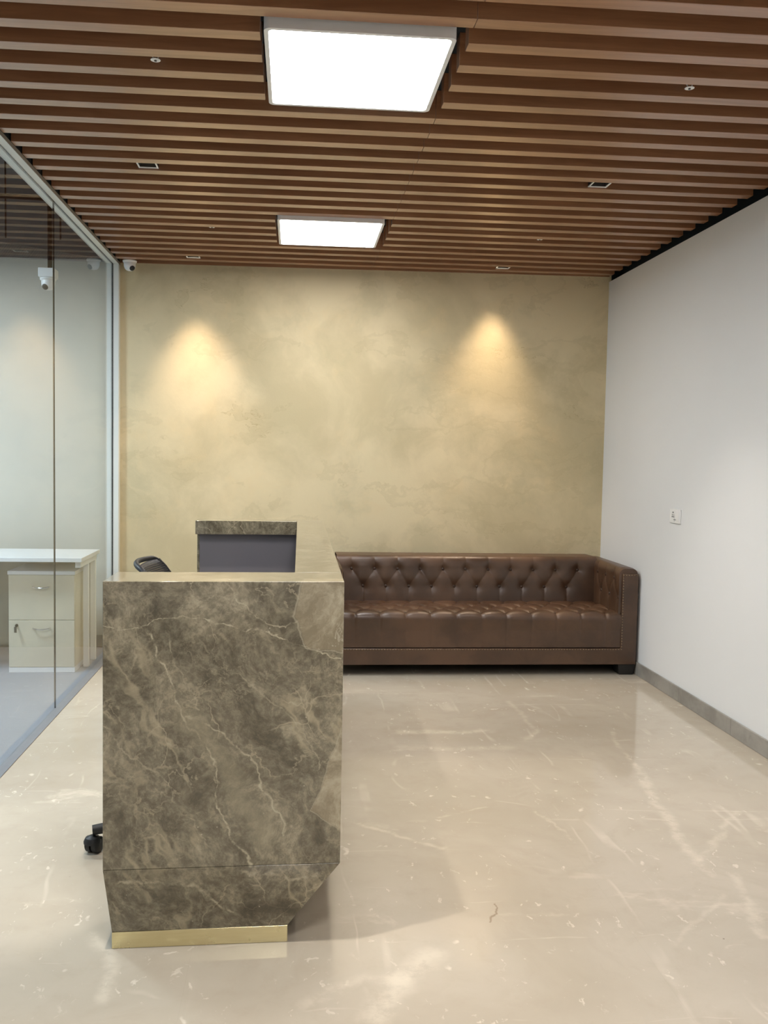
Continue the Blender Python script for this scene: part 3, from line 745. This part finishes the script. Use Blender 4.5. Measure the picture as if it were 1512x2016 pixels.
# --- seat: from the back edge forward over the top, rolls over the front, down to the nail line
ZN = .177
fseat, LS = poly_profile([(6.12, .398, 0), (5.612, .402, .038), (5.612, ZN + .006, 0)])
sx = [.401 + i * .1656 for i in range(11)]
rows_t = (.10, .22, .34, .455)
nodes, segs = [], []
R = []
for r, t in enumerate(rows_t):
    off = 0 if (len(rows_t) - 1 - r) % 2 == 0 else .0828
    R.append([(x + off, t) for x in ([sx[0] - .1656] if off else []) + sx if IX0 < x + off < IX1])
for r in R: nodes += r
for ra, rb in zip(R, R[1:]):
    for a in ra:
        for b in rb:
            if abs(a[0] - b[0]) < .1: segs.append((a, b, 1))
for a in R[0]: segs.append((a, (a[0], 0), 1))
for a in R[-1]: segs.append((a, (a[0], LS), 1))
def seat_crush(s, t): return 1.0 if t < .52 else max(.30, 1 - (t - .52) * 9)
m = puff_sheet(lambda t: (fseat(t)[0], (-fseat(t)[1][0], -fseat(t)[1][1])), (IX0 - .004, IX1 + .016), LS, nodes, segs, .015, .009, 380, 120, lambda s, p: (s, p[0], p[1]), 'seat', sf, seat_crush)
st = m.build('seat', 'leather', sf, smooth='full')
P, N = [], []
for x, t in nodes:
    (a, b), (nx, nz) = fseat(t); P.append((x, a + nx * .005, b + nz * .005)); N.append((0, -nx, -nz))
buttons(P, N, 'tufting_button', st)

# --- arms: inner face up, over the top, down the outside (x-z profile swept in y)
def arm(inner, outer, sign, name):
    s = sign
    f, L = poly_profile([(inner, .385, 0), (inner, .700, .040), (outer, .700, .034), (outer, .60, 0)])
    bt = [(y, z) for y in (5.72, 5.88, 6.04) for z in (.247,)] + [(y, .127) for y in (5.64, 5.80, 5.96)]
    segs = []
    for y in (5.72, 5.88, 6.04): segs.append(((y, .247), (y, L), 1))
    for y in (5.64, 5.80, 5.96):
        segs.append(((y, .127), (y, 0), 1))
        for y2 in (5.72, 5.88, 6.04):
            if abs(y - y2) < .1: segs.append(((y, .127), (y2, .247), 1))
    y0, y1 = SY + .014, 6.30
    rows, nt, ns = [], 56, 130
    for j in range(nt + 1):
        t = L * j / nt; (x, z), (nx, nz) = f(t)
        if s < 0: nx, nz = -nx, -nz
        row = []
        for i in range(ns + 1):
            y = y0 + (y1 - y0) * i / ns
            fade = min(1, (y - y0) / .03)
            h = tuft(y, t, bt, segs, .012, .007) * (.35 + .65 * fade) if t < L * .62 else .013 * (.35 + .65 * fade) * (1 - (t - L * .62) / (L * .38))
            row.append((x + nx * h, y, z + nz * h))
        rows.append(row)
    m = MB(); V = m.grid(rows)
    c = [v[0] for v in V]; m.b.faces.new(c)
    o = m.build(name, 'leather', sf, smooth=True, angle=60)
    P, N = [], []
    for y, t in bt:
        (x, z), (nx, nz) = f(t)
        if s < 0: nx, nz = -nx, -nz
        P.append((x - nx * .003, y, z - nz * .003)); N.append((nx, 0, nz))
    buttons(P, N, 'tufting_button', o)
    return o
arm(IX1, SX1 - .004, 1, 'arm'); arm(IX0, SX0 + .004, -1, 'arm')
# --- upholstered frame: base rail, arm fronts, outer sides and back (one skin)
m = MB()
ZT = .672
fr = [(SX0, SY, .07), (SX1, SY, .07), (SX1, SY, ZT), (2.157, SY, ZT), (2.157, SY, ZN), (SX0 + .107, SY, ZN), (SX0 + .107, SY, ZT), (SX0, SY, ZT)]
m.prism(fr, (0, .035, 0))
m.build('front_rail', 'leather', sf, bevel=.006, seg=3)
m = MB(); m.box((SX1 - .035, SY + .0355, .07), (SX1 - .0005, YBK, .66)); m.build('side_panel', 'leather', sf, bevel=.006, seg=3)
m = MB(); m.box((SX0 + .0005, SY + .0355, .07), (SX0 + .035, YBK, .66)); m.build('side_panel', 'leather', sf, bevel=.006, seg=3)
m = MB(); m.box((SX0 + .036, YBK - .03, .07), (SX1 - .036, YBK + .002, .66)); m.build('back_panel', 'leather', sf, bevel=.006, seg=3)
m = MB(); m.box((SX0 + .036, SY + .036, .075), (SX1 - .036, YBK - .031, .12)); m.build('underframe', 'dark_feet', sf)
# brass-tone nailheads along the frame's inner edge
m = MB(); pitch_n = .0182
def nail(x, z): m.lathe([(.0042, 0), (.0036, .0016), (.0018, .0028), (0, .0031)], (x, SY - .0003, z), (0, -1, 0), 8)
x = SX0 + .115
while x < 2.152: nail(x, ZN - .006); x += pitch_n
for xx, x2 in ((2.163, 2.254), (SX0 + .101, SX0 + .010)):
    z = ZN - .006
    while z < .657: nail(xx, z); z += pitch_n
    k = 0
    while k * pitch_n < abs(x2 - xx): nail(xx + math.copysign(k * pitch_n, x2 - xx), .662); k += 1
tag(m.build('nailhead_trim', 'nail_bronze', sf, smooth='full'), kind=None)
for fx in (2.145, SX0 + .004):
    for fy in (SY + .004, YBK - .12):
        MB().hexa([(fx + .012, fy + .008, 0), (fx + .104, fy + .008, 0), (fx + .104, fy + .10, 0), (fx + .012, fy + .10, 0)], [(fx, fy, .0695), (fx + .116, fy, .0695), (fx + .116, fy + .11, .0695), (fx, fy + .11, .0695)]).build('foot', 'dark_feet', sf, bevel=.003)

# ------------------------------------------------------------------ office chair behind the desk
ang = math.radians(1)                                          # faces the counter, turned slightly to the camera
CC = Vector((-.36, 3.18, 0)); fw = Vector((math.cos(ang), math.sin(ang), 0)); sd = Vector((-fw.y, fw.x, 0))
def cp(f, s, z): return CC + fw * f + sd * s + Vector((0, 0, z))
ch = thing('office_chair', CC, 'black mesh-back swivel chair behind the marble desk', 'office chair')
a0 = math.atan2(3.105 - CC.y, -.685 - CC.x)
MB().lathe([(.045, .075), (.05, .09), (.045, .125), (.03, .135), (.03, .15), (0, .15)], CC, n=24).build('base_hub', 'black_plastic', ch, smooth=True)
for k in range(5):
    a = a0 + k * 2 * math.pi / 5; d = Vector((math.cos(a), math.sin(a), 0)); e = CC + d * (.340 if k == 0 else .295)
    MB().tube([CC + d * .03 + Vector((0, 0, .108)), CC + d * .15 + Vector((0, 0, .103)), CC + d * .25 + Vector((0, 0, .090)), e + Vector((0, 0, .083))], [.026, .024, .02, .017], 12).build('base_leg', 'black_plastic', ch, smooth=True)
    c = e - d * .012 + Vector((0, 0, 0)); q = Vector((-d.y, d.x, 0))
    if k == 0: w = Vector((-.35, -.93, 0)).normalized(); 
    else: w = Vector((math.cos(a + 1.9), math.sin(a + 1.9), 0))
    ax = Vector((-w.y, w.x, 0)); hub = e + w * .014 * 0 + Vector((0, 0, .0285))
    cst = MB(); cst.lathe([(0, .0655), (.008, .0655), (.012, .062), (.024, .058), (.030, .046), (.030, .038), (0, .038)], e, n=20)
    co_ = cst.build('caster', 'black_plastic', ch, smooth=True)
    for sgn in (-1, 1):
        MB().lathe([(0, .004), (.0285, .004), (.0285, .021), (.024, .0255), (.010, .027), (0, .027)], hub - w * .012, ax * sgn, 24).build('wheel', 'black_plastic', co_, smooth=True)
MB().tube([cp(0, 0, .1505), cp(0, 0, .30), cp(0, 0, .3005), cp(0, 0, .40)], [.025, .025, .014, .014], 16).build('gas_column', 'dark_metal', ch, smooth=True)
MB().hexa([cp(-.09, -.06, .4005), cp(.11, -.06, .4005), cp(.11, .06, .4005), cp(-.09, .06, .4005)], [cp(-.12, -.10, .435), cp(.14, -.10, .435), cp(.14, .10, .435), cp(-.12, .10, .435)]).build('tilt_mechanism', 'black_plastic', ch, bevel=.006)
# seat cushion: rounded slab
m = MB(); rows = []
def superq(a, rx, ry, e=.42):
    c, s = math.cos(a), math.sin(a)
    return math.copysign(abs(c) ** e, c) * rx, math.copysign(abs(s) ** e, s) * ry
for rr, z in ((0, .4355), (.80, .4355), (.95, .441), (1, .46), (.985, .478), (.93, .492), (.80, .499), (.4, .494), (0, .492)):
    rows.append([cp(.105 + superq(2 * math.pi * k / 48, .235 * max(rr, .001), 1)[0], superq(2 * math.pi * k / 48, 1, .235 * max(rr, .001))[1], z) for k in range(49)])
m.grid(rows); bmesh.ops.remove_doubles(m.b, verts=m.b.verts, dist=1e-4)
m.build('seat', 'seat_fabric', ch, smooth='full')
# back: a curved mesh panel inside a rounded rim, leaning back, carried by a spine
BB, BT = .56, 1.021
def back_pt(s, z, out=0):
    q = (z - BB) / (BT - BB)
    f = -.082 + .055 * (1 - (2 * q - .55) ** 2) * .55 - .072 * q * q + .055 * (s / .21) ** 2 + out
    return cp(f, s, z)
def back_w(q):
    return .150 + .045 * math.sin(min(1, q * 1.25) * math.pi / 2) - (.030 * max(0, (q - .80) / .20) ** 2)
outline = []
NZ = 26
left = [( back_w(j / NZ), BB + (BT - BB) * j / NZ) for j in range(NZ + 1)]
rad = .055
def rim_path():
    pts = []
    W = lambda z: back_w((z - BB) / (BT - BB))
    zs = [BB + .05 + (BT - BB - .10) * i / 16 for i in range(17)]
    for z in zs: pts.append((W(z), z))
    wt = W(BT - .05)
    for i in range(1, 7):
        a = math.pi / 2 * i / 6; pts.append((wt - .05 + .05 * math.cos(a), BT - .05 + .05 * math.sin(a)))
    for i in range(1, 12): pts.append(((wt - .05) * (1 - 2 * i / 12), BT + .004 * math.sin(math.pi * i / 12)))
    for i in range(0, 6):
        a = math.pi / 2 + math.pi / 2 * i / 6; pts.append((-wt + .05 + .05 * math.cos(a), BT - .05 + .05 * math.sin(a)))
    for z in reversed(zs): pts.append((-W(z), z))
    wb = W(BB + .05)
    for i in range(1, 7):
        a = math.pi + math.pi / 2 * i / 6; pts.append((-wb + .05 + .05 * math.cos(a), BB + .05 + .05 * math.sin(a)))
    for i in range(1, 12): pts.append((-(wb - .05) * (1 - 2 * i / 12), BB))
    for i in range(0, 6):
        a = -math.pi / 2 + math.pi / 2 * i / 6; pts.append((wb - .05 + .05 * math.cos(a), BB + .05 + .05 * math.sin(a)))
    return pts
RP = rim_path()
m = MB(); m.tube([back_pt(s, z) for s, z in RP + RP[:1]], .0095, 10, cap=False); m.build('back_frame', 'black_plastic', ch, smooth='full')
m = MB(); rows = []
for j in range(25):
    q = .012 + .976 * j / 24; z = BB + (BT - BB) * q
    xs_ = [abs(s) for s, zz in RP if abs(zz - z) < .022]
    w = max(xs_) * .985 if xs_ else .1
    rows.append([back_pt(w * (2 * i / 20 - 1), z, .006) for i in range(21)])
m.grid(rows); o = m.build('back_mesh', 'mesh', ch, smooth='full')
sol = o.modifiers.new('thickness', 'SOLIDIFY'); sol.thickness = .003
m = MB(); m.tube([cp(-.06, 0, .420), cp(-.13, 0, .428), cp(-.158, 0, .47), cp(-.150, 0, .54), cp(-.105, 0, .62), cp(-.096, 0, .70)], [.022, .024, .023, .02, .014, .010], 12); m.build('back_spine', 'black_plastic', ch, smooth=True)

# ------------------------------------------------------------------ office furniture behind the glass
tb = thing('office_table', (-1.75, 5.86, 0), 'white office table behind the glass partition', 'table')
TX0, TX1, TY0, TY1, TZ = -2.72, -1.312, 5.60, 6.12, .748
MB().box((TX0, TY0, TZ - .027), (TX1, TY1, TZ)).build('table_top', 'white_laminate', tb, bevel=.0025)
for lx in (TX1 - .052, TX0 + .03):
    for ly in (5.86, 6.06):
        MB().box((lx, ly, 0), (lx + .034, ly + .034, TZ - .0675)).build('leg', 'white_steel', tb, bevel=.002)
    MB().box((lx, TY0 + .05, TZ - .067), (lx + .034, TY1 - .01, TZ - .0275)).build('leg_rail', 'white_steel', tb, bevel=.002)
MB().box((TX0 + .065, 6.065, .105), (TX1 - .053, 6.085, TZ - .0275)).build('table_shade_panel', 'shade_grey', tb)  # added dark sheet, stands in for the table's shade on the wall behind
pd = thing('drawer_pedestal', (-1.585, 5.71, 0), 'cream two-drawer pedestal cabinet under the white table behind the glass', 'drawer cabinet')
PX0, PX1, PY = -1.792, -1.381, 5.71
MB().box((PX0, PY + .018, .034), (PX1, PY + .36, .627)).build('carcass', 'cream_laminate', pd, bevel=.002)
MB().box((PX0 - .003, PY - .006, .6275), (PX1 + .003, PY + .362, .651)).build('top', 'white_laminate', pd, bevel=.002)
MB().box((PX0 + .001, PY + .002, 0), (PX1 - .001, PY + .355, .0335)).build('plinth', 'white_laminate', pd, bevel=.001)
for z0, z1, hz in ((.0355, .336, .287), (.339, .625, .552)):
    dr = MB().box((PX0 + .002, PY, z0), (PX1 - .002, PY + .0175, z1)).build('drawer', 'cream_laminate', pd, bevel=.0015)
    xc = -1.587; pts = [(xc - .052, PY - .0005, hz), (xc - .050, PY - .016, hz)] + [(xc - .050 + .1 * i / 10, PY - .018 - .008 * math.sin(math.pi * i / 10), hz - .006 * math.sin(math.pi * i / 10)) for i in range(11)] + [(xc + .050, PY - .016, hz), (xc + .052, PY - .0005, hz)]
    MB().tube(pts, .0042, 8).build('handle', 'chrome', dr, smooth=True)
lk = MB().lathe([(0, 0), (.010, 0), (.010, .004), (0, .005)], (-1.741, PY - .0003, .303), (0, -1, 0), 16).build('lock', 'dark_metal', pd, smooth=True)
MB().box((-1.7425, PY - .028, .298), (-1.7395, PY - .006, .308)).box((-1.748, PY - .030, .262), (-1.733, PY - .027, .299)).build('key', 'dark_metal', pd)

# ------------------------------------------------------------------ lamps
def area(name, loc, size, power, rgb, sy=None):
    l = bpy.data.lights.new(name, 'AREA'); l.energy = power; l.color = rgb; l.size = size
    if sy: l.shape = 'RECTANGLE'; l.size_y = sy
    o = bpy.data.objects.new(name, l); COL.objects.link(o); o.location = loc; return o
def spot(name, loc, power, rgb, deg, blend, tgt=None, rad=.02):
    l = bpy.data.lights.new(name, 'SPOT'); l.energy = power; l.color = rgb; l.spot_size = math.radians(deg); l.spot_blend = blend; l.shadow_soft_size = rad
    o = bpy.data.objects.new(name, l); COL.objects.link(o); o.location = loc
    if tgt is not None:
        o.rotation_euler = (Vector(tgt) - Vector(loc)).to_track_quat('-Z', 'Y').to_euler()
    return o
WARM = (1.0, .77, .55); SPOTC = (1.0, .92, .82)
spot('spot_lamp', (-.709, 6.208, 2.775), 165, WARM, 65, 1, rad=.05)
spot('spot_lamp', (1.415, 6.208, 2.775), 132, WARM, 65, 1, rad=.05)
for p in ((-.704, 4.301), (1.474, 4.301), (-.52, 2.213), (1.474, 2.535), (-.60, .446), (1.474, .446)):
    spot('spot_lamp', (p[0], p[1], 2.775), 130 if p[0] < 0 else 80, SPOTC, 72, .8, rad=.02)
# the office's own cool ceiling lamps
area('office_lamp', (-2.9, 4.7, 2.8), .6, 100, (.72, .87, 1.0))
area('office_lamp', (-2.9, 2.2, 2.8), .6, 60, (.72, .87, 1.0))

w = bpy.data.worlds.new('world'); sc.world = w; w.use_nodes = True
w.node_tree.nodes['Background'].inputs[0].default_value = (.5, .52, .55, 1); w.node_tree.nodes['Background'].inputs[1].default_value = .05

# ------------------------------------------------------------------ picture settings
sc.view_settings.view_transform = 'Standard'; sc.view_settings.look = 'None'
sc.view_settings.exposure = 0.05; sc.view_settings.gamma = 1.0; sc.view_settings.use_curve_mapping = False
sc.cycles.use_denoising = True
sc.cycles.max_bounces = 10; sc.cycles.diffuse_bounces = 5; sc.cycles.glossy_bounces = 5; sc.cycles.transparent_max_bounces = 12
sc.cycles.caustics_reflective = False; sc.cycles.caustics_refractive = False
sc.cycles.sample_clamp_indirect = 8.0
